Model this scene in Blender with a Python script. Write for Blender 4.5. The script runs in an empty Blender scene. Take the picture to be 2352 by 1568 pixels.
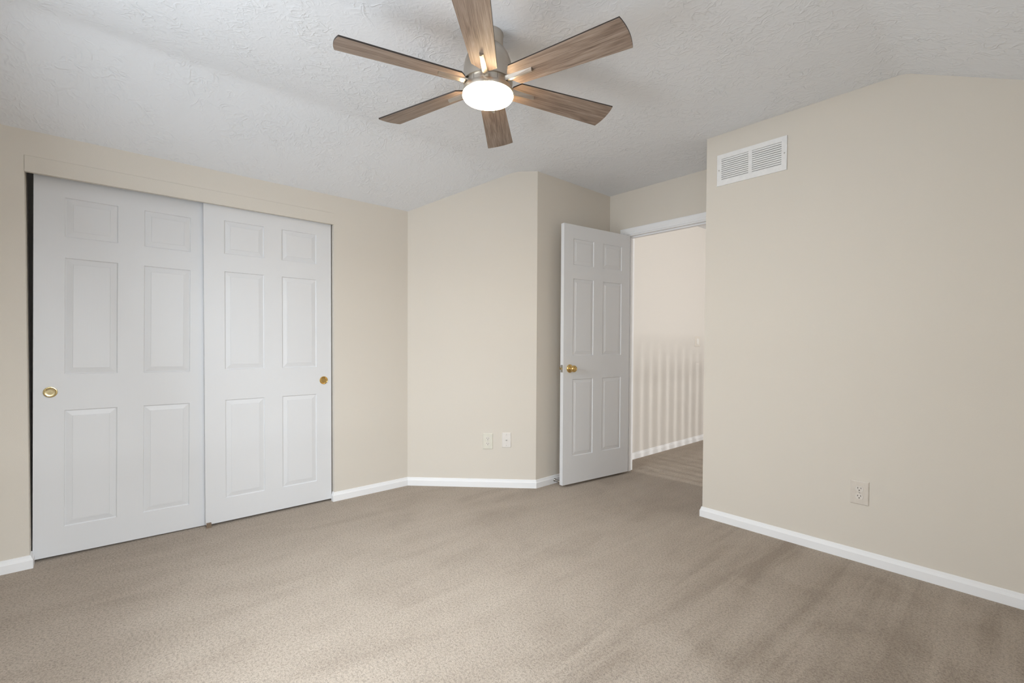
import bpy, bmesh, math, random
from mathutils import Vector, Matrix

S = bpy.context.scene
C = S.collection
PI = math.pi
random.seed(4)

# ------------------------------------------------------------------ camera
IMG_W = 2352.0
cd = bpy.data.cameras.new('camera')
cam = bpy.data.objects.new('camera', cd)
C.objects.link(cam)
cd.sensor_fit = 'HORIZONTAL'
cd.sensor_width = 36.0
cd.lens = 1072.49 / IMG_W * 36.0
cd.shift_x = -0.84 / IMG_W
cd.shift_y = 25.33 / IMG_W
cd.clip_start = 0.01
_yaw, _pitch, _roll = 0.8437, -0.0190, 0.0053
_f = Vector((-math.sin(_yaw) * math.cos(_pitch), math.cos(_yaw) * math.cos(_pitch), math.sin(_pitch)))
_r = Vector((math.cos(_yaw), math.sin(_yaw), 0.0))
_u = _r.cross(_f)
_r2 = math.cos(_roll) * _r + math.sin(_roll) * _u
_u2 = -math.sin(_roll) * _r + math.cos(_roll) * _u
_m = Matrix((_r2, _u2, -_f)).transposed().to_4x4()
_m.translation = Vector((3.2855, 0.0, 1.1197))
cam.matrix_world = _m
S.camera = cam

# ------------------------------------------------------------------ world, lights, exposure
S.view_settings.view_transform = 'Standard'
S.view_settings.look = 'None'
S.view_settings.exposure = -0.04
S.view_settings.gamma = 1.0
S.view_settings.use_curve_mapping = False
w = bpy.data.worlds.new('sky'); S.world = w; w.use_nodes = True
bg = w.node_tree.nodes['Background']
bg.inputs[0].default_value = (0.80, 0.90, 1.0, 1); bg.inputs[1].default_value = 0.25
S.cycles.max_bounces = 16
S.cycles.diffuse_bounces = 10

def area(name, loc, target, sx, sy, power, col=(1, 1, 1), spread=PI):
    l = bpy.data.lights.new(name, 'AREA'); l.shape = 'RECTANGLE'
    l.size = sx; l.size_y = sy; l.energy = power; l.color = col; l.spread = spread
    o = bpy.data.objects.new(name, l); C.objects.link(o); o.location = loc
    o.rotation_euler = (Vector(target) - Vector(loc)).to_track_quat('-Z', 'Y').to_euler()
    return o

YN = -0.42          # wall behind the camera, with the window
XE = 3.433          # wall beside the camera
DAY = (0.875, 0.945, 1.0)
WX0, WX1, WZ0, WZ1 = 0.65, 2.15, 0.75, 2.05      # window behind the camera
VY0, VY1, VZ0, VZ1 = -0.25, 0.95, 0.85, 1.85      # added window in the side wall, unseen, there for fill light
P_SKY, P_GROUND, P_SIDE, P_STAIR = 180, 36, 14, 172
if P_SKY: area('sky_through_near_window', (1.10, YN - 1.60, 2.25), (1.70, 2.30, 0.20), 2.9, 1.6, P_SKY, DAY)
if P_GROUND: area('daylight_near_window', (1.62, YN - 0.22, 1.38), (2.80, 2.2, 2.40), 1.00, 1.25, P_GROUND, DAY)
if P_SIDE: area('side_fill', (XE + 0.17, 0.35, 1.35), (0.0, 0.20, 1.25), 1.20, 1.00, P_SIDE, DAY)  # fill lamp added outside the unseen side opening
P_SIDE_DOWN = 350
if P_SIDE_DOWN: area('side_fill_down', (XE + 1.70, 0.35, 2.45), (0.10, 0.25, 0.05), 2.2, 1.4, P_SIDE_DOWN, DAY)  # added fill lamp aimed down, brightens the carpet and lower closet doors
if P_STAIR: area('daylight_stair_window', (6.24, 3.82, 1.14), (0.68, 4.50, 1.20), 0.42, 1.90, P_STAIR, (1.0, 0.985, 0.945))

# ------------------------------------------------------------------ measured room (metres)
ZC, ZF = 2.1464, 2.4419       # eaves height at closet wall, flat ceiling
K, D = 0.5967, 0.7151         # crease of the ceiling, alcove wall
YD, YW, YR = 1.8224, 3.4516, 2.9452
XR, XQ = 1.8496, 2.836
XH = 0.682
TH = 0.11
OY0, OY1, OZ = -0.257, 1.245, 2.024   # closet opening

# ------------------------------------------------------------------ material helpers
def new_mat(name):
    m = bpy.data.materials.new(name); m.use_nodes = True
    nt = m.node_tree
    b = nt.nodes['Principled BSDF']
    return m, nt, b

def N(nt, t, **kw):
    n = nt.nodes.new(t)
    for k, v in kw.items(): setattr(n, k, v)
    return n

def math_n(nt, op, a, b=None, clamp=False):
    n = N(nt, 'ShaderNodeMath', operation=op); n.use_clamp = clamp
    for i, x in enumerate((a, b)):
        if x is None: continue
        if hasattr(x, 'links'): nt.links.new(x, n.inputs[i])
        else: n.inputs[i].default_value = x
    return n.outputs[0]

def noise(nt, vec, scale, detail=2.0, rough=0.5, dist=0.0):
    n = N(nt, 'ShaderNodeTexNoise')
    n.inputs['Scale'].default_value = scale; n.inputs['Detail'].default_value = detail
    n.inputs['Roughness'].default_value = rough; n.inputs['Distortion'].default_value = dist
    if vec is not None: nt.links.new(vec, n.inputs['Vector'])
    return n.outputs[0]

def ramp(nt, fac, stops):
    n = N(nt, 'ShaderNodeValToRGB')
    cr = n.color_ramp
    while len(cr.elements) > 1: cr.elements.remove(cr.elements[-1])
    cr.elements[0].position = stops[0][0]; cr.elements[0].color = (*stops[0][1], 1)
    for p, c in stops[1:]:
        e = cr.elements.new(p); e.color = (*c, 1)
    nt.links.new(fac, n.inputs[0])
    return n.outputs[0]

def mapping(nt, vec, scale=(1, 1, 1), rot=(0, 0, 0), loc=(0, 0, 0)):
    n = N(nt, 'ShaderNodeMapping')
    n.inputs['Scale'].default_value = scale; n.inputs['Rotation'].default_value = rot; n.inputs['Location'].default_value = loc
    nt.links.new(vec, n.inputs['Vector'])
    return n.outputs[0]

def bump(nt, b, height, strength, dist):
    n = N(nt, 'ShaderNodeBump')
    n.inputs['Strength'].default_value = strength; n.inputs['Distance'].default_value = dist
    nt.links.new(height, n.inputs['Height']); nt.links.new(n.outputs[0], b.inputs['Normal'])

def coords(nt, kind='Object'):
    return N(nt, 'ShaderNodeTexCoord').outputs[kind]

def mat_paint(name, col, rough=0.85, bs=0.12, scale=260):
    m, nt, b = new_mat(name)
    b.inputs['Base Color'].default_value = (*col, 1); b.inputs['Roughness'].default_value = rough
    b.inputs['Specular IOR Level'].default_value = 0.25
    co = coords(nt)
    bump(nt, b, noise(nt, co, scale, 2.0), bs, 0.002)
    return m

def mat_plain(name, col, rough=0.5, metal=0.0, spec=0.5):
    m, nt, b = new_mat(name)
    b.inputs['Roughness'].default_value = rough; b.inputs['Metallic'].default_value = metal
    b.inputs['Specular IOR Level'].default_value = spec
    co = coords(nt)
    n = noise(nt, co, 40, 2.0)
    c0 = tuple(x * 0.97 for x in col); c1 = tuple(min(1, x * 1.03) for x in col)
    nt.links.new(ramp(nt, n, [(0.3, c0), (0.7, c1)]), b.inputs['Base Color'])
    return m

M_WALL = mat_paint('beige_wall_paint', (0.680, 0.638, 0.575))
M_WALLH = mat_paint('hall_wall_paint', (0.69, 0.665, 0.635))
M_TRIM = mat_paint('white_trim_paint', (0.85, 0.86, 0.88), 0.45, 0.03, 120)
M_PLASTIC = mat_plain('white_plastic', (0.80, 0.79, 0.77), 0.4)
M_ALMOND = mat_plain('almond_plastic', (0.66, 0.61, 0.55), 0.4)
M_ALMOND2 = mat_plain('pale_almond_plastic', (0.70, 0.66, 0.61), 0.35)
M_IVORY2 = mat_plain('pale_ivory_plastic', (0.72, 0.69, 0.63), 0.35)
M_JACK = mat_plain('off_white_plastic', (0.75, 0.72, 0.69), 0.4)
M_IVORY = mat_plain('ivory_plastic', (0.70, 0.68, 0.60), 0.4)
M_SLOT = mat_plain('dark_slot', (0.02, 0.016, 0.012), 0.7)
M_BRASS = mat_plain('polished_brass', (0.74, 0.52, 0.21), 0.16, 1.0)
M_PALEBRASS = mat_plain('pale_brass', (0.60, 0.50, 0.30), 0.22, 1.0)
M_STEEL = mat_plain('steel', (0.55, 0.54, 0.52), 0.28, 1.0)
M_GUIDE = mat_plain('brown_plastic', (0.20, 0.145, 0.10), 0.5)
M_VENT = mat_plain('white_enamel', (0.80, 0.80, 0.80), 0.4)
M_DARK = mat_plain('dark_duct', (0.09, 0.09, 0.09), 0.9)

def mat_door():
    m, nt, b = new_mat('white_moulded_door')
    b.inputs['Base Color'].default_value = (0.715, 0.725, 0.745, 1); b.inputs['Roughness'].default_value = 0.42
    co = coords(nt)
    g = noise(nt, mapping(nt, co, (160, 160, 5)), 1.0, 4.0, 0.6)
    bump(nt, b, g, 0.10, 0.0012)
    return m
M_DOOR = mat_door()

def mat_nickel():
    m, nt, b = new_mat('brushed_nickel')
    b.inputs['Metallic'].default_value = 1.0; b.inputs['Roughness'].default_value = 0.34
    co = coords(nt)
    g = noise(nt, mapping(nt, co, (20, 20, 700)), 1.0, 2.0)
    nt.links.new(ramp(nt, g, [(0.3, (0.55, 0.505, 0.45)), (0.7, (0.59, 0.545, 0.485))]), b.inputs['Base Color'])
    return m
M_NICKEL = mat_nickel()

def mat_ceiling():
    m, nt, b = new_mat('stomped_white_ceiling')
    b.inputs['Base Color'].default_value = (0.760, 0.780, 0.815, 1); b.inputs['Roughness'].default_value = 0.9
    b.inputs['Specular IOR Level'].default_value = 0.2
    co = coords(nt)
    flat = mapping(nt, co, (1, 1, 0))
    wob = N(nt, 'ShaderNodeTexNoise'); wob.inputs['Scale'].default_value = 9; wob.inputs['Detail'].default_value = 2
    nt.links.new(flat, wob.inputs['Vector'])
    def stomp(scale, off, seedrot):
        v = mapping(nt, flat, (1, 1, 1), (0, 0, seedrot), off)
        vo = N(nt, 'ShaderNodeTexVoronoi', feature='F1', voronoi_dimensions='2D')
        vo.inputs['Scale'].default_value = scale
        nt.links.new(v, vo.inputs['Vector'])
        sub = N(nt, 'ShaderNodeVectorMath', operation='SUBTRACT')
        nt.links.new(v, sub.inputs[0]); nt.links.new(vo.outputs['Position'], sub.inputs[1])
        wadd = N(nt, 'ShaderNodeVectorMath', operation='MULTIPLY_ADD')
        nt.links.new(wob.outputs['Color'], wadd.inputs[0]); wadd.inputs[1].default_value = (0.05, 0.05, 0); 
        nt.links.new(sub.outputs[0], wadd.inputs[2])
        off2 = N(nt, 'ShaderNodeVectorMath', operation='SUBTRACT'); nt.links.new(wadd.outputs[0], off2.inputs[0]); off2.inputs[1].default_value = (0.025, 0.025, 0)
        nrm = N(nt, 'ShaderNodeVectorMath', operation='NORMALIZE'); nt.links.new(off2.outputs[0], nrm.inputs[0])
        ln = N(nt, 'ShaderNodeVectorMath', operation='LENGTH'); nt.links.new(off2.outputs[0], ln.inputs[0])
        sc = N(nt, 'ShaderNodeVectorMath', operation='SCALE'); nt.links.new(nrm.outputs[0], sc.inputs[0]); sc.inputs['Scale'].default_value = 2.0
        r = math_n(nt, 'MULTIPLY', ln.outputs['Value'], 9.0)
        sx = N(nt, 'ShaderNodeSeparateXYZ'); nt.links.new(sc.outputs[0], sx.inputs[0])
        cx = N(nt, 'ShaderNodeCombineXYZ'); nt.links.new(sx.outputs[0], cx.inputs[0]); nt.links.new(sx.outputs[1], cx.inputs[1]); nt.links.new(r, cx.inputs[2])
        rnd = N(nt, 'ShaderNodeVectorMath', operation='MULTIPLY_ADD')
        nt.links.new(vo.outputs['Color'], rnd.inputs[0]); rnd.inputs[1].default_value = (17, 23, 31); nt.links.new(cx.outputs[0], rnd.inputs[2])
        n = noise(nt, rnd.outputs[0], 1.25, 1.6, 0.5, 0.35)
        d = math_n(nt, 'ABSOLUTE', math_n(nt, 'SUBTRACT', n, 0.5))
        ridge = math_n(nt, 'SUBTRACT', 1.0, math_n(nt, 'MULTIPLY', d, 11.0), True)
        ridge = math_n(nt, 'SMOOTH_MIN', ridge, 0.8)
        return ridge
    a = stomp(3.8, (0, 0, 0), 0.0)
    def contour(scale, k, off, mscale, lo, hi, dist):
        v = mapping(nt, flat, (1, 1, 1), (0, 0, off), (off, off * 2, 0))
        n = noise(nt, v, scale, 1.3, 0.5, dist)
        c = math_n(nt, 'SUBTRACT', 1.0, math_n(nt, 'MULTIPLY', math_n(nt, 'ABSOLUTE', math_n(nt, 'SUBTRACT', n, 0.5)), k), True)
        mk = ramp(nt, noise(nt, v, mscale, 1.5), [(lo, (0, 0, 0)), (hi, (1, 1, 1))])
        return math_n(nt, 'MULTIPLY', c, mk)
    c1 = contour(17, 11.0, 0.9, 13, 0.44, 0.56, 0.7)
    c2 = contour(30, 8.0, 2.1, 19, 0.45, 0.57, 0.5)
    c3 = contour(11, 12.0, 3.7, 9, 0.48, 0.60, 1.4)
    fine = noise(nt, flat, 60, 3.0, 0.6)
    patch = ramp(nt, noise(nt, flat, 4.0, 2.0), [(0.38, (0.25,) * 3), (0.60, (1, 1, 1))])
    h = math_n(nt, 'MAXIMUM', math_n(nt, 'MAXIMUM', c1, math_n(nt, 'MULTIPLY', c2, 0.75)), math_n(nt, 'MAXIMUM', c3, math_n(nt, 'MULTIPLY', a, 0.35)))
    h = math_n(nt, 'MULTIPLY', h, patch)
    h = math_n(nt, 'ADD', h, math_n(nt, 'MULTIPLY', fine, 0.25))
    bump(nt, b, h, 0.55, 0.0050)
    return m
M_CEIL = mat_ceiling()

def mat_carpet():
    m, nt, b = new_mat('beige_carpet')
    b.inputs['Roughness'].default_value = 1.0; b.inputs['Specular IOR Level'].default_value = 0.0
    b.inputs['Sheen Weight'].default_value = 0.15; b.inputs['Sheen Roughness'].default_value = 0.6
    co = coords(nt)
    fib = noise(nt, co, 215, 3.0, 0.75)
    # brushed nap: long soft streaks, some laid one way and some another
    s1 = noise(nt, mapping(nt, co, (4.6, 0.9, 1), (0, 0, math.radians(-8))), 1.5, 3.0, 0.55, 0.9)
    s2 = noise(nt, mapping(nt, co, (9.0, 0.75, 1), (0, 0, math.radians(7)), (4, 2, 0)), 1.0, 2.5, 0.6, 0.8)
    s3 = noise(nt, co, 1.9, 4.0, 0.65, 1.0)
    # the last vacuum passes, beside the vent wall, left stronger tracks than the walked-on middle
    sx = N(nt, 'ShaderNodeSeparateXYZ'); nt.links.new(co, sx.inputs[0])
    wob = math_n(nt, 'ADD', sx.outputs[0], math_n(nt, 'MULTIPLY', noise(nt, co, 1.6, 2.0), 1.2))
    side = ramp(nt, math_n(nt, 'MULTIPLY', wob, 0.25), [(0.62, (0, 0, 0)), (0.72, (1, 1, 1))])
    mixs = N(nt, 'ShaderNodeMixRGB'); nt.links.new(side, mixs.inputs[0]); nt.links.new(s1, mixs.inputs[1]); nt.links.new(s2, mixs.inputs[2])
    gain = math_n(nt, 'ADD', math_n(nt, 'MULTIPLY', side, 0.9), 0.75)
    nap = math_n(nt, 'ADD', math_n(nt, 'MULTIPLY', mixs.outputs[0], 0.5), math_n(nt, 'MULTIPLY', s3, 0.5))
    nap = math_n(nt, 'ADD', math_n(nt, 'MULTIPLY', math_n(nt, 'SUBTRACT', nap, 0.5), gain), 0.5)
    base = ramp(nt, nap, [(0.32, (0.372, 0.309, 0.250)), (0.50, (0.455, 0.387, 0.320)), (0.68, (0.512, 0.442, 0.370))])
    tuft = ramp(nt, fib, [(0.28, (0.50, 0.48, 0.46)), (0.45, (0.97, 0.97, 0.97)), (0.70, (1.24, 1.24, 1.24))])
    clump = ramp(nt, noise(nt, co, 105, 2.0, 0.6), [(0.36, (0.80, 0.79, 0.78)), (0.56, (1.06, 1.06, 1.06))])
    mt = N(nt, 'ShaderNodeMixRGB', blend_type='MULTIPLY'); mt.inputs[0].default_value = 1.0
    nt.links.new(tuft, mt.inputs[1]); nt.links.new(clump, mt.inputs[2]); tuft = mt.outputs[0]
    mx = N(nt, 'ShaderNodeMixRGB', blend_type='MULTIPLY'); mx.inputs[0].default_value = 1.0
    nt.links.new(base, mx.inputs[1]); nt.links.new(tuft, mx.inputs[2])
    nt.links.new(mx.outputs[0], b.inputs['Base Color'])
    # brush creases
    w1 = noise(nt, mapping(nt, co, (6.5, 1.2, 1), (0, 0, math.radians(-20))), 1.7, 2.0, 0.5, 1.0)
    wm = ramp(nt, noise(nt, co, 5.0, 2.0), [(0.50, (0, 0, 0)), (0.62, (1, 1, 1))])
    cr = math_n(nt, 'SUBTRACT', 1.0, math_n(nt, 'MULTIPLY', math_n(nt, 'ABSOLUTE', math_n(nt, 'SUBTRACT', w1, 0.5)), 38.0), True)
    h = math_n(nt, 'SUBTRACT', fib, math_n(nt, 'MULTIPLY', math_n(nt, 'MULTIPLY', cr, wm), 0.30))
    bump(nt, b, h, 0.9, 0.007)
    return m
M_CARPET = mat_carpet()

def mat_blade():
    m, nt, b = new_mat('greyed_oak_blade')
    b.inputs['Roughness'].default_value = 0.45
    co = coords(nt)
    oi = N(nt, 'ShaderNodeObjectInfo')
    off = N(nt, 'ShaderNodeVectorMath', operation='MULTIPLY_ADD')
    cmb = N(nt, 'ShaderNodeCombineXYZ'); nt.links.new(oi.outputs['Random'], cmb.inputs[0]); nt.links.new(oi.outputs['Random'], cmb.inputs[1])
    nt.links.new(cmb.outputs[0], off.inputs[0]); off.inputs[1].default_value = (7, 3, 0); nt.links.new(co, off.inputs[2])
    g = noise(nt, mapping(nt, off.outputs[0], (7, 260, 30)), 1.0, 4.0, 0.7, 0.4)
    f = noise(nt, mapping(nt, off.outputs[0], (2.2, 34, 10)), 1.0, 3.0, 0.55, 2.2)
    mixv = math_n(nt, 'ADD', math_n(nt, 'MULTIPLY', g, 0.55), math_n(nt, 'MULTIPLY', f, 0.45))
    nt.links.new(ramp(nt, mixv, [(0.36, (0.125, 0.083, 0.062)), (0.49, (0.255, 0.188, 0.146)), (0.62, (0.370, 0.292, 0.238))]), b.inputs['Base Color'])
    bump(nt, b, g, 0.15, 0.0006)
    return m
M_BLADE = mat_blade()
M_EDGE = mat_plain('dark_blade_edge', (0.030, 0.022, 0.018), 0.5)

def mat_lens():
    m, nt, b = new_mat('lit_frosted_lens')
    b.inputs['Base Color'].default_value = (0.9, 0.88, 0.84, 1)
    b.inputs['Emission Color'].default_value = (1.0, 0.72, 0.42, 1)
    b.inputs['Emission Strength'].default_value = 44.0
    return m
M_LENS = mat_lens()

def mat_glass():
    m, nt, b = new_mat('window_glass')
    nt.nodes.remove(b)
    t = N(nt, 'ShaderNodeBsdfTransparent'); g = N(nt, 'ShaderNodeBsdfGlossy'); g.inputs['Roughness'].default_value = 0.02
    mx = N(nt, 'ShaderNodeMixShader'); mx.inputs[0].default_value = 0.06
    nt.links.new(t.outputs[0], mx.inputs[1]); nt.links.new(g.outputs[0], mx.inputs[2])
    nt.links.new(mx.outputs[0], nt.nodes['Material Output'].inputs['Surface'])
    return m
M_GLASS = mat_glass()

# ------------------------------------------------------------------ mesh helpers
def obj(name, bm, mats, parent=None, loc=None, smooth=False):
    me = bpy.data.meshes.new(name)
    bmesh.ops.recalc_face_normals(bm, faces=bm.faces[:])
    bm.to_mesh(me); bm.free()
    for m in (mats if isinstance(mats, (list, tuple)) else [mats]): me.materials.append(m)
    if smooth:
        for p in me.polygons: p.use_smooth = True
    o = bpy.data.objects.new(name, me); C.objects.link(o)
    if parent: o.parent = parent
    if loc is not None: o.location = loc
    return o

def sharp(o, deg=35):
    me = o.data
    bm = bmesh.new(); bm.from_mesh(me)
    for e in bm.edges:
        if len(e.link_faces) == 2 and e.calc_face_angle(0) > math.radians(deg): e.smooth = False
    for f in bm.faces: f.smooth = True
    bm.to_mesh(me); bm.free()
    return o

def bx(bm, x0, x1, y0, y1, z0, z1):
    v = [bm.verts.new(p) for p in ((x0, y0, z0), (x1, y0, z0), (x1, y1, z0), (x0, y1, z0), (x0, y0, z1), (x1, y0, z1), (x1, y1, z1), (x0, y1, z1))]
    return [bm.faces.new([v[i] for i in q]) for q in ((0, 3, 2, 1), (4, 5, 6, 7), (0, 1, 5, 4), (1, 2, 6, 5), (2, 3, 7, 6), (3, 0, 4, 7))]

def box(*a):
    bm = bmesh.new(); bx(bm, *a); return bm

def bevelled(bm, width, seg=2):
    bmesh.ops.bevel(bm, geom=bm.edges[:], offset=width, segments=seg, affect='EDGES', profile=0.6)
    return bm

def prism(bm, pts, vec):
    """closed polygon of 3D points swept by vec"""
    v = Vector(vec)
    a = [bm.verts.new(p) for p in pts]; b = [bm.verts.new(Vector(p) + v) for p in pts]
    bm.faces.new(a[::-1]); bm.faces.new(b)
    n = len(a)
    for i in range(n): bm.faces.new((a[i], a[(i + 1) % n], b[(i + 1) % n], b[i]))
    return bm

def lathe(bm, prof, seg=48, mat=Matrix()):
    """prof: (radius, height) list, closed at the axis where radius is 0"""
    rings = []
    for r, h in prof:
        if r < 1e-6: rings.append([bm.verts.new(mat @ Vector((0, 0, h)))])
        else: rings.append([bm.verts.new(mat @ Vector((r * math.cos(2 * PI * i / seg), r * math.sin(2 * PI * i / seg), h))) for i in range(seg)])
    for a, b in zip(rings, rings[1:]):
        for i in range(seg):
            j = (i + 1) % seg
            if len(a) == 1 and len(b) == 1: continue
            if len(a) == 1: bm.faces.new((a[0], b[i], b[j]))
            elif len(b) == 1: bm.faces.new((a[i], b[0], a[j]))
            else: bm.faces.new((a[i], b[i], b[j], a[j]))
    return bm

def sweep_path(bm, path, prof):
    """2D path [(x,y)...] on the floor, profile [(offset to the right of travel, z)...], mitred corners"""
    P = [Vector((p[0], p[1])) for p in path]
    rings = []
    for i, p in enumerate(P):
        t0 = (P[i] - P[i - 1]).normalized() if i > 0 else None
        t1 = (P[i + 1] - P[i]).normalized() if i < len(P) - 1 else None
        if t0 is None: t0 = t1
        if t1 is None: t1 = t0
        n0 = Vector((t0.y, -t0.x)); n1 = Vector((t1.y, -t1.x))
        mvec = (n0 + n1); mvec = mvec / max(1e-6, mvec.dot(n0))
        rings.append([bm.verts.new((p.x + mvec.x * o, p.y + mvec.y * o, z)) for o, z in prof])
    k = len(prof)
    for a, b in zip(rings, rings[1:]):
        for j in range(k): bm.faces.new((a[j], a[(j + 1) % k], b[(j + 1) % k], b[j]))
    bm.faces.new(rings[0][::-1]); bm.faces.new(rings[-1])
    return bm

def tube(bm, pts, r, seg=10):
    rings = []
    pts = [Vector(p) for p in pts]
    for i, p in enumerate(pts):
        t = (pts[min(i + 1, len(pts) - 1)] - pts[max(i - 1, 0)]).normalized()
        a = t.cross(Vector((0, 0, 1)))
        if a.length < 1e-4: a = t.cross(Vector((1, 0, 0)))
        a.normalize(); b = t.cross(a)
        rings.append([bm.verts.new(p + r * (math.cos(2 * PI * k / seg) * a + math.sin(2 * PI * k / seg) * b)) for k in range(seg)])
    for a, b in zip(rings, rings[1:]):
        for k in range(seg): bm.faces.new((a[k], a[(k + 1) % seg], b[(k + 1) % seg], b[k]))
    bm.faces.new(rings[0][::-1]); bm.faces.new(rings[-1])
    return bm

def tag(o, label=None, cat=None, group=None, kind=None):
    if label: o['label'] = label
    if cat: o['category'] = cat
    if group: o['group'] = group
    if kind: o['kind'] = kind
    return o

def empty(name, loc, rot=(0, 0, 0)):
    o = bpy.data.objects.new(name, None); C.objects.link(o)
    o.location = loc; o.rotation_euler = rot; o.empty_display_size = 0.1
    return o

def struct(o, label, cat): return tag(o, label, cat, None, 'structure')

# ------------------------------------------------------------------ floor, ceiling, walls
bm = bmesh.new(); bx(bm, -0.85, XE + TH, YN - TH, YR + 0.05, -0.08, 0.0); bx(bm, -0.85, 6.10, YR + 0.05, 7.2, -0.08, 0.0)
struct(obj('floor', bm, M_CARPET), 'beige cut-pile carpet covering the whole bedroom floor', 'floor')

SL = (ZF - ZC) / K
ZE = ZF - SL * (XE - XQ)
bm = bmesh.new()
def crease(x, s0, s1, r):
    return [(x + r * (t - 0.5) * 2, YN - 0.12, ZF + (s0 * r * (-(1 - t) ** 2) if s0 else 0) - (s1 * r * t * t if s1 else 0)) for t in [i / 6 for i in range(7)]]
prism(bm, [(-0.12, YN - 0.12, ZC - 0.12 * SL)] + crease(K, SL, 0, 0.035) + crease(XQ, 0, SL, 0.03) + [ (XE + 0.12, YN - 0.12, ZE - 0.12 * SL),
           (XE + 0.12, YN - 0.12, ZE + 0.12), (XQ, YN - 0.12, ZF + 0.15), (K, YN - 0.12, ZF + 0.15), (-0.12, YN - 0.12, ZC + 0.12)], (0, YW + TH - YN + 0.12, 0))
struct(obj('ceiling', bm, M_CEIL), 'white stomp-textured ceiling with sloping sides and a flat middle', 'ceiling')

bm = bmesh.new()
bx(bm, -0.16, 0, YN - TH, OY0, 0, ZC + 0.01); bx(bm, -0.16, 0, OY1, YD + 0.05, 0, ZC + 0.01); bx(bm, -0.16, 0, OY0, OY1, OZ, ZC + 0.01)
struct(obj('wall_left', bm, M_WALL), 'beige wall around the sliding closet doors', 'wall')

q = TH / math.sqrt(2)
bm = bmesh.new()
prism(bm, [(0, YD, 0), (D, YD + D, 0), (D, YD + D, ZF + 0.01), (K, YD + K, ZF + 0.01), (0, YD, ZC + 0.01)], (-q, q, 0))
struct(obj('wall_diagonal', bm, M_WALL), 'beige angled wall with two cover plates, between closet and door alcove', 'wall')
bm = box(D - TH, D, YD + D, YW + TH, 0, ZF + 0.01)
struct(obj('wall_alcove', bm, M_WALL), 'shaded beige wall behind the open panelled door', 'wall')

DX0, DX1, DZ = 0.900, 1.668, 2.056      # doorway
bm = bmesh.new()
bx(bm, D, DX0 - 0.012, YW, YW + TH, 0, ZF + 0.04); bx(bm, DX1 + 0.012, XR + TH, YW, YW + TH, 0, ZF + 0.04); bx(bm, DX0 - 0.012, DX1 + 0.012, YW, YW + TH, DZ + 0.012, ZF + 0.04)
struct(obj('wall_back', bm, M_WALL), 'beige wall above the white doorway casing', 'wall')

bm = bmesh.new()
prism(bm, [(XR, YR, 0), (XE, YR, 0), (XE, YR, ZE + 0.01), (XQ, YR, ZF + 0.01), (XR, YR, ZF + 0.01)], (0, TH, 0))
struct(obj('wall_right', bm, M_WALL), 'broad beige wall with the white vent near its top', 'wall')
bm = box(XR, XR + TH, YR + TH, YW, 0, ZF + 0.01)
struct(obj('wall_return', bm, M_WALL), 'short beige wall turning into the door alcove', 'wall')

# the wall behind the camera with its window, and the one beside it with an added opening for fill light
bm = bmesh.new()
y0, y1 = YN - TH, YN
prism(bm, [(-TH, y0, 0), (WX0, y0, 0), (WX0, y0, ZF), (K, y0, ZF), (-TH, y0, ZC - TH * SL)], (0, TH, 0))
prism(bm, [(WX1, y0, 0), (XE + TH, y0, 0), (XE + TH, y0, ZE - TH * SL), (XQ, y0, ZF), (WX1, y0, ZF)], (0, TH, 0))
bx(bm, WX0, WX1, y0, y1, 0, WZ0); bx(bm, WX0, WX1, y0, y1, WZ1, ZF)
struct(obj('wall_near', bm, M_WALL), 'beige window wall behind the viewpoint', 'wall')
bm = bmesh.new()
bx(bm, XE, XE + TH, YN, VY0, 0, ZE); bx(bm, XE, XE + TH, VY1, YR + TH, 0, ZE); bx(bm, XE, XE + TH, VY0, VY1, 0, VZ0); bx(bm, XE, XE + TH, VY0, VY1, VZ1, ZE)
struct(obj('wall_side', bm, M_WALL), 'beige side wall beside the viewpoint', 'wall')

def window(name, axis, a0, a1, z0, z1, c0, label):
    """axis 'x': spans x between a0 and a1 at y=c0 ; axis 'y': spans y at x=c0"""
    def b(bm, p0, p1, q0, q1, w0, w1):
        if axis == 'x': bx(bm, p0, p1, q0, q1, w0, w1)
        else: bx(bm, q0, q1, p0, p1, w0, w1)
    t = 0.05
    bm = bmesh.new()
    b(bm, a0, a0 + t, c0 - 0.03, c0 + 0.03, z0, z1); b(bm, a1 - t, a1, c0 - 0.03, c0 + 0.03, z0, z1)
    b(bm, a0 + t, a1 - t, c0 - 0.03, c0 + 0.03, z0, z0 + t); b(bm, a0 + t, a1 - t, c0 - 0.03, c0 + 0.03, z1 - t, z1)
    mid = (z0 + z1) / 2
    b(bm, a0 + t, a1 - t, c0 - 0.02, c0 + 0.02, mid - 0.02, mid + 0.02)
    o = obj(name, bm, M_TRIM)
    struct(o, label, 'window')
    for k, (l0, l1) in enumerate(((z0 + t, mid - 0.02), (mid + 0.02, z1 - t))):
        bm = bmesh.new(); b(bm, a0 + t, a1 - t, c0 - 0.003, c0 + 0.003, l0, l1)
        obj('window_pane', bm, M_GLASS, o)
    return o
window('window_1', 'x', WX0, WX1, WZ0, WZ1, YN - 0.07, 'white sash window behind the viewpoint')
window('added_window', 'y', VY0, VY1, VZ0, VZ1, XE + 0.07, 'added white sash window in the side wall, unseen, for fill light')  # unseen, added so the side fill lamps shine in

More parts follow.
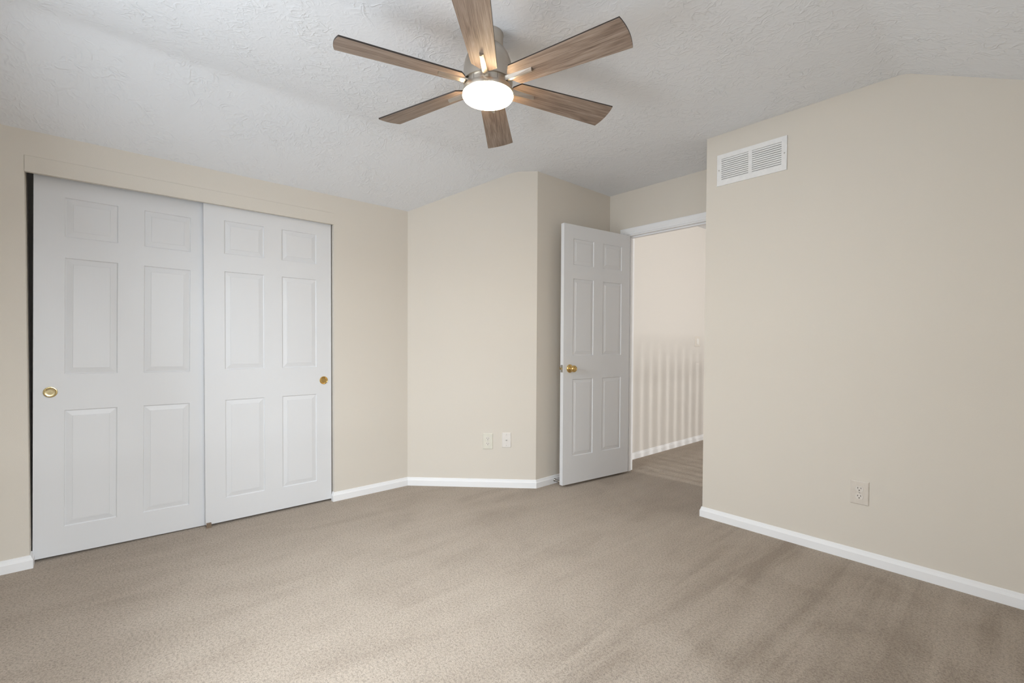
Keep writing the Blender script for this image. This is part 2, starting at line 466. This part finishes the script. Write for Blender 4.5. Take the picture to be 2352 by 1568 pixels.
# closet interior
bm = bmesh.new()
bx(bm, -0.78, -0.70, -0.50, 1.78, 0, 2.3)
struct(obj('wall_closet', bm, M_WALL), 'dim back wall inside the closet', 'wall')
bm = bmesh.new(); bx(bm, -0.70, -0.16, -0.50, -0.42, 0, 2.3); bx(bm, -0.70, -0.16, 1.70, 1.78, 0, 2.3)
struct(obj('wall_closet_side', bm, M_WALL), 'dim end walls inside the closet', 'wall')
bm = bmesh.new(); bx(bm, -0.78, -0.16, -0.50, 1.78, 2.3, 2.36)
struct(obj('ceiling_closet', bm, M_WALL), 'closet ceiling', 'ceiling')

# hall beyond the doorway
bm = bmesh.new(); bx(bm, XH - TH, XH, YW + TH, 7.2, 0, 2.47)
struct(obj('wall_hall', bm, M_WALLH), 'pale hall wall seen through the open doorway', 'wall')
bm = bmesh.new(); bx(bm, XH - TH, 6.15, YW + TH, 7.3, 2.47, 2.6); bx(bm, XE + 0.15, 6.15, YR + TH, YW + TH, 2.47, 2.6)
struct(obj('ceiling_hall', bm, M_CEIL), 'white hall ceiling above the doorway view', 'ceiling')
bm = bmesh.new(); bx(bm, XH - TH, 6.15, 7.2, 7.3, 0, 2.47)
struct(obj('wall_hall_end', bm, M_WALLH), 'far end wall of the hall', 'wall')
bm = bmesh.new()
HY0, HY1, HZ0, HZ1 = 3.45, 4.20, 0.08, 2.25
bx(bm, 6.00, 6.10, YR + TH, HY0, 0, 2.47); bx(bm, 6.00, 6.10, HY1, 7.2, 0, 2.47); bx(bm, 6.00, 6.10, HY0, HY1, 0, HZ0); bx(bm, 6.00, 6.10, HY0, HY1, HZ1, 2.47)
struct(obj('wall_stair', bm, M_WALLH), 'stairwell wall with the narrow stair window', 'wall')
bm = bmesh.new(); bx(bm, XR + TH, 6.00, YR + TH, YR + TH + 0.05, 0, 2.47)
struct(obj('wall_stair_near', bm, M_WALLH), 'stairwell wall behind the bedroom', 'wall')
window('window_3', 'y', HY0, HY1, HZ0, HZ1, 6.05, 'narrow stair window lighting the hall')

# ------------------------------------------------------------------ baseboards
BP = [(0, 0), (0.0125, 0), (0.0125, 0.041), (0.0115, 0.0435), (0.0100, 0.0445), (0.0098, 0.0460), (0.0075, 0.0520), (0.0058, 0.0590), (0.0052, 0.0620), (0.0040, 0.0635), (0, 0.0640)]
def baseboard(name, path, label):
    bm = sweep_path(bmesh.new(), path, BP)
    struct(obj(name, bm, M_TRIM), label, 'baseboard')
baseboard('baseboard_left', [(-0.055, OY0), (0, OY0), (0, YN)][::-1][0:0] or [(0, YN), (0, OY0), (-0.060, OY0)], 'white baseboard left of the closet doors')
baseboard('baseboard_corner', [(-0.026, OY1), (0, OY1), (0, YD), (D, YD + D), (D, YW)], 'white baseboard from the closet along the angled wall to the door alcove')
baseboard('baseboard_right', [(XR, YW), (XR, YR), (XE, YR)], 'white baseboard under the vent wall')
baseboard('baseboard_hall', [(XH, YW + TH), (XH, 7.2)], 'white baseboard along the hall wall')

# ------------------------------------------------------------------ door casing and jamb
CP = [(0, 0), (0.006, 0.009), (0.012, 0.0105), (0.020, 0.0115), (0.022, 0.0135), (0.030, 0.0150), (0.048, 0.0160), (0.056, 0.0150), (0.058, 0.0120), (0.058, 0)]
CP = [(a, b) for a, b in CP]                         # a: from the inner edge outwards, b: proud of the wall
def casing_bm(yface, sgn):
    bm = bmesh.new()
    i0, i1, iz = DX0 - 0.005, DX1 + 0.005, DZ + 0.006
    rings = []
    for corner in range(4):
        ring = []
        for a, b in CP:
            x = (i0 - a) if corner in (0, 1) else (i1 + a)
            z = 0.0 if corner in (0, 3) else iz + a
            ring.append(bm.verts.new((x, yface + sgn * b, z)))
        rings.append(ring)
    k = len(CP)
    for r0, r1 in zip(rings, rings[1:]):
        for j in range(k): bm.faces.new((r0[j], r0[(j + 1) % k], r1[(j + 1) % k], r1[j]))
    bm.faces.new(rings[0][::-1]); bm.faces.new(rings[-1])
    return bm
tr = obj('trim_1', casing_bm(YW, -1), M_TRIM)
struct(tr, 'white moulded casing around the bedroom doorway', 'door casing')
obj('hall_casing', casing_bm(YW + TH, 1), M_TRIM, tr)
bm = bmesh.new()
bx(bm, DX0 - 0.012, DX0, YW - 0.001, YW + TH + 0.001, 0, DZ); bx(bm, DX1, DX1 + 0.012, YW - 0.001, YW + TH + 0.001, 0, DZ); bx(bm, DX0 - 0.012, DX1 + 0.012, YW - 0.001, YW + TH + 0.001, DZ, DZ + 0.012)
obj('jamb', bm, M_TRIM, tr)
bm = bmesh.new(); ys = YW + 0.038
bx(bm, DX0, DX0 + 0.010, ys, ys + 0.034, 0, DZ - 0.01); bx(bm, DX1 - 0.010, DX1, ys, ys + 0.034, 0, DZ - 0.01); bx(bm, DX0, DX1, ys, ys + 0.034, DZ - 0.01, DZ)
obj('stop_moulding', bm, M_TRIM, tr)

# closet header board
bm = bmesh.new()
bx(bm, -0.018, 0.0025, OY0 + 0.001, OY1 - 0.001, 1.957, OZ - 0.0012)
bx(bm, -0.018, 0.0050, OY0 + 0.001, OY1 - 0.001, 1.945, 1.9565)
struct(obj('trim_2', bm, M_WALL), 'beige header board hiding the closet door track', 'header board')

# ------------------------------------------------------------------ panelled doors
PROF = [(0.000, 0.0), (0.0018, -0.0048), (0.0050, -0.0066), (0.0305, -0.0016), (0.0316, -0.0022), (0.0326, -0.0008)]
def panel_face(bm, y0, y1, z0, z1, pan, xface, sgn):
    """one moulded face in the plane x=xface, raised side towards sgn"""
    ys = sorted({y0, y1} | {p for a in pan for p in a[:2]}); zs = sorted({z0, z1} | {p for a in pan for p in a[2:]})
    cache = {}
    def V(y, z, d=0.0):
        k = (round(y, 5), round(z, 5), round(d, 5))
        if k not in cache: cache[k] = bm.verts.new((xface + sgn * d, y, z))
        return cache[k]
    for a, b in zip(ys, ys[1:]):
        for c, d in zip(zs, zs[1:]):
            if any(abs(p[0] - a) < 1e-6 and abs(p[1] - b) < 1e-6 and abs(p[2] - c) < 1e-6 and abs(p[3] - d) < 1e-6 for p in pan): continue
            bm.faces.new((V(a, c), V(b, c), V(b, d), V(a, d)))
    for a, b, c, d in pan:
        loops = [[V(a + i, c + i, h), V(b - i, c + i, h), V(b - i, d - i, h), V(a + i, d - i, h)] for i, h in PROF]
        for l0, l1 in zip(loops, loops[1:]):
            for k in range(4): bm.faces.new((l0[k], l0[(k + 1) % 4], l1[(k + 1) % 4], l1[k]))
        bm.faces.new(loops[-1])
    edge = []
    for i in range(len(ys) - 1): edge.append(V(ys[i], z0))
    for i in range(len(zs) - 1): edge.append(V(y1, zs[i]))
    for i in range(len(ys) - 1, 0, -1): edge.append(V(ys[i], z1))
    for i in range(len(zs) - 1, 0, -1): edge.append(V(y0, zs[i]))
    return edge

def door_bm(wd, ht, pan, th):
    """leaf in local coords: width along +Y, height along +Z, front face x=0 facing +X, back face x=-th"""
    bm = bmesh.new()
    e0 = panel_face(bm, 0, wd, 0, ht, pan, 0.0, 1)
    e1 = panel_face(bm, 0, wd, 0, ht, pan, -th, -1)
    n = len(e0)
    for i in range(n): bm.faces.new((e0[i], e0[(i + 1) % n], e1[(i + 1) % n], e1[i]))
    return bm

ROWS = [(0.216, 0.823), (1.010, 1.612), (1.720, 1.922)]
def panels(u0, u1, u2, u3, shift=0.0): return [(a, b, c + shift, d + shift) for a, b in ((u0, u1), (u2, u3)) for c, d in ROWS]

# sliding closet doors (bottoms trimmed for the carpet)
CSH = -0.079
cz = 0.014
HT = 1.975 - cz
def closet_rows(): return CSH + 0.020 - cz
PULL = [(0.0, 0.0012), (0.010, 0.0009), (0.0165, 0.0009), (0.0205, 0.0016), (0.0225, 0.0045), (0.0240, 0.0058), (0.0262, 0.0054), (0.0275, 0.0030), (0.0278, 0.0)]
RX = Matrix.Rotation(PI / 2, 4, 'Y')
d1 = obj('door_1', door_bm(0.755, HT, panels(0.114, 0.324, 0.437, 0.653, closet_rows()), 0.030), M_DOOR)
d1.location = (-0.064, -0.2525, cz); d1.rotation_euler = (math.radians(-0.68), 0, 0)
struct(d1, 'rear white sliding closet door with six panels, on the left', 'closet door')
p = sharp(obj('finger_pull', lathe(bmesh.new(), PULL, 40, RX), M_PALEBRASS, d1, (0.0, 0.0620, 0.846)))
p['label'] = 'pale brass round cup pull'
d2 = obj('door_2', door_bm(0.755, HT, panels(0.106, 0.327, 0.433, 0.655, closet_rows()), 0.030), M_DOOR)
d2.location = (-0.030, 0.4810, cz)
struct(d2, 'front white sliding closet door with six panels, on the right', 'closet door')
p = sharp(obj('finger_pull', lathe(bmesh.new(), PULL, 40, RX), M_BRASS, d2, (0.0, 0.702, 0.843)))
p['label'] = 'bronze-toned round cup pull'

# open bedroom door
L0 = Vector((0.8558, 2.6888, 0)); L1 = Vector((0.9452, 3.4278, 0))
e = (L1 - L0).normalized()
ang = math.atan2(-e.x, e.y)
d3 = obj('door_3', door_bm(0.744, 2.03, panels(0.096, 0.318, 0.422, 0.644), 0.035), M_DOOR)
d3.location = (L0.x, L0.y, 0.020); d3.rotation_euler = (0, 0, ang)
struct(d3, 'white six-panel bedroom door standing open into the alcove', 'door')
ROS = [(0.0, 0.0), (0.0325, 0.0), (0.0330, 0.003), (0.0310, 0.0065), (0.0250, 0.0090), (0.0200, 0.0130), (0.0135, 0.0150), (0.0120, 0.0200), (0.0120, 0.0270)]
KNB = [(0.0118, 0.0), (0.0135, 0.004), (0.0200, 0.0080), (0.0250, 0.0140), (0.0268, 0.0210), (0.0262, 0.0275), (0.0225, 0.0335), (0.0180, 0.0358), (0.0170, 0.0345), (0.0110, 0.0345), (0.0100, 0.0365), (0.0060, 0.0370), (0.0, 0.0360)]
for sgn in (1, -1):
    m = RX if sgn > 0 else Matrix.Rotation(-PI / 2, 4, 'Y')
    x0 = 0.0 if sgn > 0 else -0.035
    kb = sharp(obj('door_knob', lathe(bmesh.new(), ROS, 40, m), M_BRASS, d3, (x0, 0.066, 0.908)), 50)
    kb['label'] = 'polished brass door knob'
    sharp(obj('knob_grip', lathe(bmesh.new(), KNB, 40, m), M_BRASS, kb, (0.027 * sgn, 0, 0)), 60)
bm = bmesh.new(); bx(bm, -0.0300, -0.0050, -0.0016, 0.0, -0.0285, 0.0285); bevelled(bm, 0.0007, 1)
lp = obj('latch_plate', bm, M_STEEL, d3, (0, 0, 0.908)); lp['label'] = 'steel latch plate with bolt'
bm = bmesh.new()
prism(bm, [(-0.0245, -0.0016, -0.008), (-0.0105, -0.0016, -0.008), (-0.0150, -0.0110, -0.008), (-0.0235, -0.0110, -0.008)], (0, 0, 0.016))
obj('latch_bolt', bm, M_PALEBRASS, lp)

# floor guide between the sliding doors
bm = bmesh.new()
bx(bm, -0.080, -0.0105, 0.4835, 0.5075, 0.0, 0.006); bx(bm, -0.0255, -0.0105, 0.4835, 0.5075, 0.006, 0.028)
tag(obj('door_guide', bm, M_GUIDE), 'small brown plastic floor guide under the meeting edge of the closet doors', 'door guide')

# door stop on the alcove baseboard
ds = empty('door_stop', (D + 0.0125, 2.735, 0.030))
tag(ds, 'steel door stop on the baseboard behind the open door', 'door stop')
sharp(obj('base_flange', lathe(bmesh.new(), [(0, 0), (0.0125, 0), (0.0125, 0.003), (0.008, 0.007), (0.005, 0.010), (0, 0.010)], 24, RX), M_STEEL, ds))
bm = bmesh.new()
pts = []
for i in range(161):
    t = i / 160.0
    pts.append((0.008 + 0.056 * t, 0.0042 * math.cos(2 * PI * 16 * t), -0.004 * t + 0.0042 * math.sin(2 * PI * 16 * t)))
tube(bm, pts, 0.0015, 6)
sharp(obj('spring', bm, M_STEEL, ds), 80)
sharp(obj('tip', lathe(bmesh.new(), [(0, 0.063), (0.0065, 0.063), (0.0072, 0.068), (0.0065, 0.077), (0, 0.079)], 20, Matrix.Translation((0, 0, -0.004)) @ RX), M_PLASTIC, ds))

# ------------------------------------------------------------------ cover plates
def plate_bm(wd, ht, th=0.0055, bev=0.0045):
    """local: width along X, height along Z, wall at y=0, front towards -Y"""
    bm = bmesh.new()
    a, b = wd / 2, ht / 2
    rings = []
    for ins, y in ((0, 0), (0, -0.0015), (bev * 0.35, -th * 0.8), (bev, -th)):
        rings.append([bm.verts.new(p) for p in ((-a + ins, y, -b + ins), (a - ins, y, -b + ins), (a - ins, y, b - ins), (-a + ins, y, b - ins))])
    for r0, r1 in zip(rings, rings[1:]):
        for k in range(4): bm.faces.new((r0[k], r0[(k + 1) % 4], r1[(k + 1) % 4], r1[k]))
    bm.faces.new(rings[0][::-1]); bm.faces.new(rings[-1])
    return bm
def receptacle_face():
    bm = bmesh.new(); pts = []
    r, cut = 0.0172, 0.0138
    for i in range(48):
        t = 2 * PI * i / 48
        pts.append((r * math.cos(t), 0, max(-cut, min(cut, r * math.sin(t)))))
    out = []
    for p in pts:
        if not out or (Vector(p) - Vector(out[-1])).length > 1e-5: out.append(p)
    prism(bm, out, (0, -0.0022, 0))
    return bm
def cyl_y(r, y0, y1, seg=20):
    bm = bmesh.new()
    lathe(bm, [(0, -y0), (r, -y0), (r, -y1), (0, -y1)], seg, Matrix.Rotation(PI / 2, 4, 'X'))
    return bm

def outlet(loc, rz, wd, ht, mp, mf, label):
    t = empty('wall_outlet', loc, (0, 0, rz)); tag(t, label, 'outlet')
    obj('cover_plate', plate_bm(wd, ht), mp, t)
    for s in (1, -1):
        f = obj('receptacle', receptacle_face(), mf, t, (0, -0.0050, s * 0.0198))
        for sx, hh in ((-1, 0.0080), (1, 0.0068)):
            bm = bmesh.new(); bx(bm, sx * 0.0063 - 0.0011, sx * 0.0063 + 0.0011, -0.00265, -0.0015, 0.0042 - hh / 2, 0.0042 + hh / 2)
            sl = obj('slot', bm, M_SLOT, f)
        g = obj('ground_hole', cyl_y(0.0026, -0.0015, -0.00265, 16), M_SLOT, f, (0, 0, -0.0070))
    obj('screw', cyl_y(0.0030, -0.005, -0.0063, 16), M_STEEL, t)
    return t
outlet((2.6870, YR, 0.3590), 0, 0.080, 0.123, M_ALMOND, M_ALMOND2, 'almond duplex outlet low on the right vent wall')
def on_diag(s, z): return (s / math.sqrt(2), YD + s / math.sqrt(2), z)
outlet(on_diag(0.636, 0.3590), PI / 4, 0.078, 0.124, M_IVORY, M_IVORY2, 'ivory duplex outlet low on the angled wall')
t = empty('wall_plate', on_diag(0.7815, 0.3705), (0, 0, PI / 4))
tag(t, 'white cable jack plate beside the ivory outlet on the angled wall', 'wall plate')
obj('cover_plate', plate_bm(0.071, 0.116), M_JACK, t)
jk = bmesh.new(); lathe(jk, [(0, 0.005), (0.0062, 0.005), (0.0062, 0.008), (0.0046, 0.008), (0.0046, 0.014), (0.0030, 0.014), (0.0030, 0.010), (0, 0.010)], 12, Matrix.Rotation(PI / 2, 4, 'X'))
o = sharp(obj('cable_jack', jk, M_STEEL, t)); o['label'] = 'threaded metal cable jack'
for s in (1, -1): obj('screw', cyl_y(0.0030, -0.005, -0.0064, 16), M_STEEL, t, (0, 0, s * 0.042))
# hall light switch
t = empty('light_switch', (XH, 5.165, 1.155), (0, 0, PI / 2))
tag(t, 'white rocker light switch on the hall wall beyond the doorway', 'light switch')
obj('cover_plate', plate_bm(0.115, 0.120, 0.006), M_ALMOND2, t)
bm = bmesh.new(); prism(bm, [(-0.022, -0.0055, -0.034), (-0.022, -0.0055, 0.034), (-0.022, -0.0085, 0.034), (-0.022, -0.0100, 0.0), (-0.022, -0.0125, -0.034)], (0.044, 0, 0))
obj('rocker', bm, M_PLASTIC, t)

# ------------------------------------------------------------------ air vent
vx0, vx1, vz0, vz1 = 1.9210, 2.3205, 2.1180, 2.3110
vw, vh = vx1 - vx0, vz1 - vz0
t = empty('air_vent', ((vx0 + vx1) / 2, YR, (vz0 + vz1) / 2))
tag(t, 'white louvred return air grille high on the right wall', 'vent')
a, b, bd, cb, th = vw / 2, vh / 2, 0.028, 0.0105, 0.0085
bm = bmesh.new()
bx(bm, -a, -a + bd, -th, 0, -b, b); bx(bm, a - bd, a, -th, 0, -b, b); bx(bm, -a + bd, a - bd, -th, 0, -b, -b + bd); bx(bm, -a + bd, a - bd, -th, 0, b - bd, b); bx(bm, -cb, cb, -th, 0, -b + bd, b - bd)
obj('frame', bm, M_VENT, t)
obj('duct_backing', box(-a + bd, a - bd, -0.0008, 0, -b + bd, b - bd), M_DARK, t)
for x0, x1 in ((-a + bd, -cb), (cb, a - bd)):
    bm = bmesh.new(); n = 11; pitch = (vh - 2 * bd) / n
    for i in range(n):
        z = b - bd - pitch * i
        prism(bm, [(x0, -0.0078, z - pitch * 0.98), (x0, -0.0070, z - pitch * 1.02), (x0, -0.0012, z - pitch * 0.22), (x0, -0.0018, z - pitch * 0.02), (x0, -0.0064, z - pitch * 0.22), (x0, -0.0078, z - pitch * 0.50)], (x1 - x0, 0, 0))
    obj('louver', bm, M_VENT, t)
for s in (1, -1): obj('screw', cyl_y(0.0040, -th, -th - 0.0016, 16), M_STEEL, t, (s * (a - 0.0125), 0, 0))

# ------------------------------------------------------------------ ceiling fan
FX, FY, FZB = 1.6962, 1.2656, 2.2302
fan = empty('ceiling_fan', (FX, FY, ZF))
tag(fan, 'brushed nickel ceiling fan with six wood blades and a lit lamp', 'ceiling fan')
def zf(z): return z - ZF
def lat(name, prof, m, deg=40, seg=72):
    return sharp(obj(name, lathe(bmesh.new(), [(r, zf(z)) for r, z in prof], seg), m, fan), deg)
lat('canopy', [(0, ZF), (0.0655, ZF), (0.0660, ZF - 0.004), (0.0645, ZF - 0.007), (0.0640, 2.392), (0.0610, 2.386), (0, 2.386)], M_NICKEL)
lat('motor_housing', [(0, 2.392), (0.050, 2.392), (0.060, 2.388), (0.0760, 2.372), (0.0890, 2.350), (0.0985, 2.324), (0.1040, 2.296), (0.1060, 2.266), (0.1060, 2.2349), (0.1035, 2.2339), (0, 2.2339)], M_NICKEL)
hub = lat('blade_hub', [(0, 2.2349), (0.0980, 2.2349), (0.0980, 2.2094), (0, 2.2094)], M_NICKEL)
lat('light_ring', [(0, 2.2099), (0.1000, 2.2099), (0.1062, 2.2084), (0.1072, 2.2059), (0.1072, 2.1909), (0.1060, 2.1889), (0, 2.1889)], M_NICKEL)
seam0 = obj('hub_seam', box(0.0960, 0.0982, -0.0006, 0.0006, zf(2.2100), zf(2.2345)), M_SLOT, hub)
for k in range(6):
    sm = seam0 if k == 0 else seam0.copy()
    if k: C.objects.link(sm); sm.parent = hub
    sm.rotation_euler = (0, 0, math.radians(44.8) + k * PI / 3)
o = lat('lamp_lens', [(0, 2.1892), (0.1060, 2.1892), (0.1085, 2.1872), (0.1090, 2.1800), (0.1046, 2.1722), (0.0905, 2.1672), (0.0600, 2.1638), (0.0300, 2.1626), (0, 2.1623)], M_LENS, 60)
o['label'] = 'glowing white frosted lens'

def blade_bm():
    """local: x outward, underside z=0, top z=0.0055"""
    low = [(0.117, -0.030), (0.140, -0.0535)]
    n = 10; R0, W0, W1 = 0.140, 0.0535, 0.0711
    lo = [(0.112, -0.022), (0.138, -0.0535)]
    tip = []
    for i in range(13):
        s = -1 + 2 * i / 12.0
        tip.append((0.614 + 0.010 * (1 - s * s), W1 * s))
    hi = [(0.138, 0.0535), (0.112, 0.022)]
    out = lo + [(0.138 + (0.613 - 0.138) * k / 6, -(W0 + (W1 - W0) * k / 6)) for k in range(1, 6)] + tip + [(0.138 + (0.613 - 0.138) * k / 6, W0 + (W1 - W0) * k / 6) for k in range(5, 0, -1)] + hi
    bm = bmesh.new()
    a = [bm.verts.new((x, y, 0)) for x, y in out]; b = [bm.verts.new((x, y, 0.0060)) for x, y in out]
    f0 = bm.faces.new(a[::-1]); f1 = bm.faces.new(b); f0.material_index = 0; f1.material_index = 0
    m = len(out)
    for i in range(m):
        f = bm.faces.new((a[i], a[(i + 1) % m], b[(i + 1) % m], b[i])); f.material_index = 1
    return bm
def arm_bm():
    """bevelled bar under the blade root, thick at the hub and running out to a blunt end"""
    bm = bmesh.new()
    st = [(0.090, 0.0150, 0.0075, 0.0150), (0.120, 0.0135, 0.0065, 0.0160), (0.222, 0.0085, 0.0055, 0.0125)]
    rings = []
    for x, hw, hb_, dp in st:
        rings.append([bm.verts.new((x, y, z)) for y, z in ((-hw, 0.0), (hw, 0.0), (hw, -dp * 0.35), (0.25 * hb_, -dp), (-0.9 * hb_, -dp))])
    for r0, r1 in zip(rings, rings[1:]):
        for k in range(5): bm.faces.new((r0[k], r0[(k + 1) % 5], r1[(k + 1) % 5], r1[k]))
    bm.faces.new(rings[0][::-1]); bm.faces.new(rings[-1])
    return bm
PH, TL = math.radians(14.798), -0.2110
b0 = obj('blade', blade_bm(), [M_BLADE, M_EDGE], fan); a0 = obj('blade_arm', arm_bm(), M_NICKEL, b0)
for k in range(6):
    if k == 0: bl = b0
    else:
        bl = b0.copy(); C.objects.link(bl); bl.parent = fan
        ar = a0.copy(); C.objects.link(ar); ar.parent = bl
    bl.location = (0, 0, zf(FZB)); bl.rotation_euler = (TL, 0, PH + k * PI / 3)

# ------------------------------------------------------------------ stair railing in the hall (its shadow falls on the hall wall)
rl = empty('stair_railing', (1.80, 5.2, 0))
tag(rl, 'white stair railing with square balusters across the hall', 'railing')
obj('handrail', box(-0.03, 0.03, -1.60, 1.80, 0.985, 1.03), M_TRIM, rl)
obj('base_rail', box(-0.03, 0.03, -1.60, 1.80, 0.0, 0.05), M_TRIM, rl)
for i in range(26):
    y = -1.53 + 0.13 * i
    obj('baluster', box(-0.018, 0.018, y - 0.018, y + 0.018, 0.05, 0.985), M_TRIM, rl)
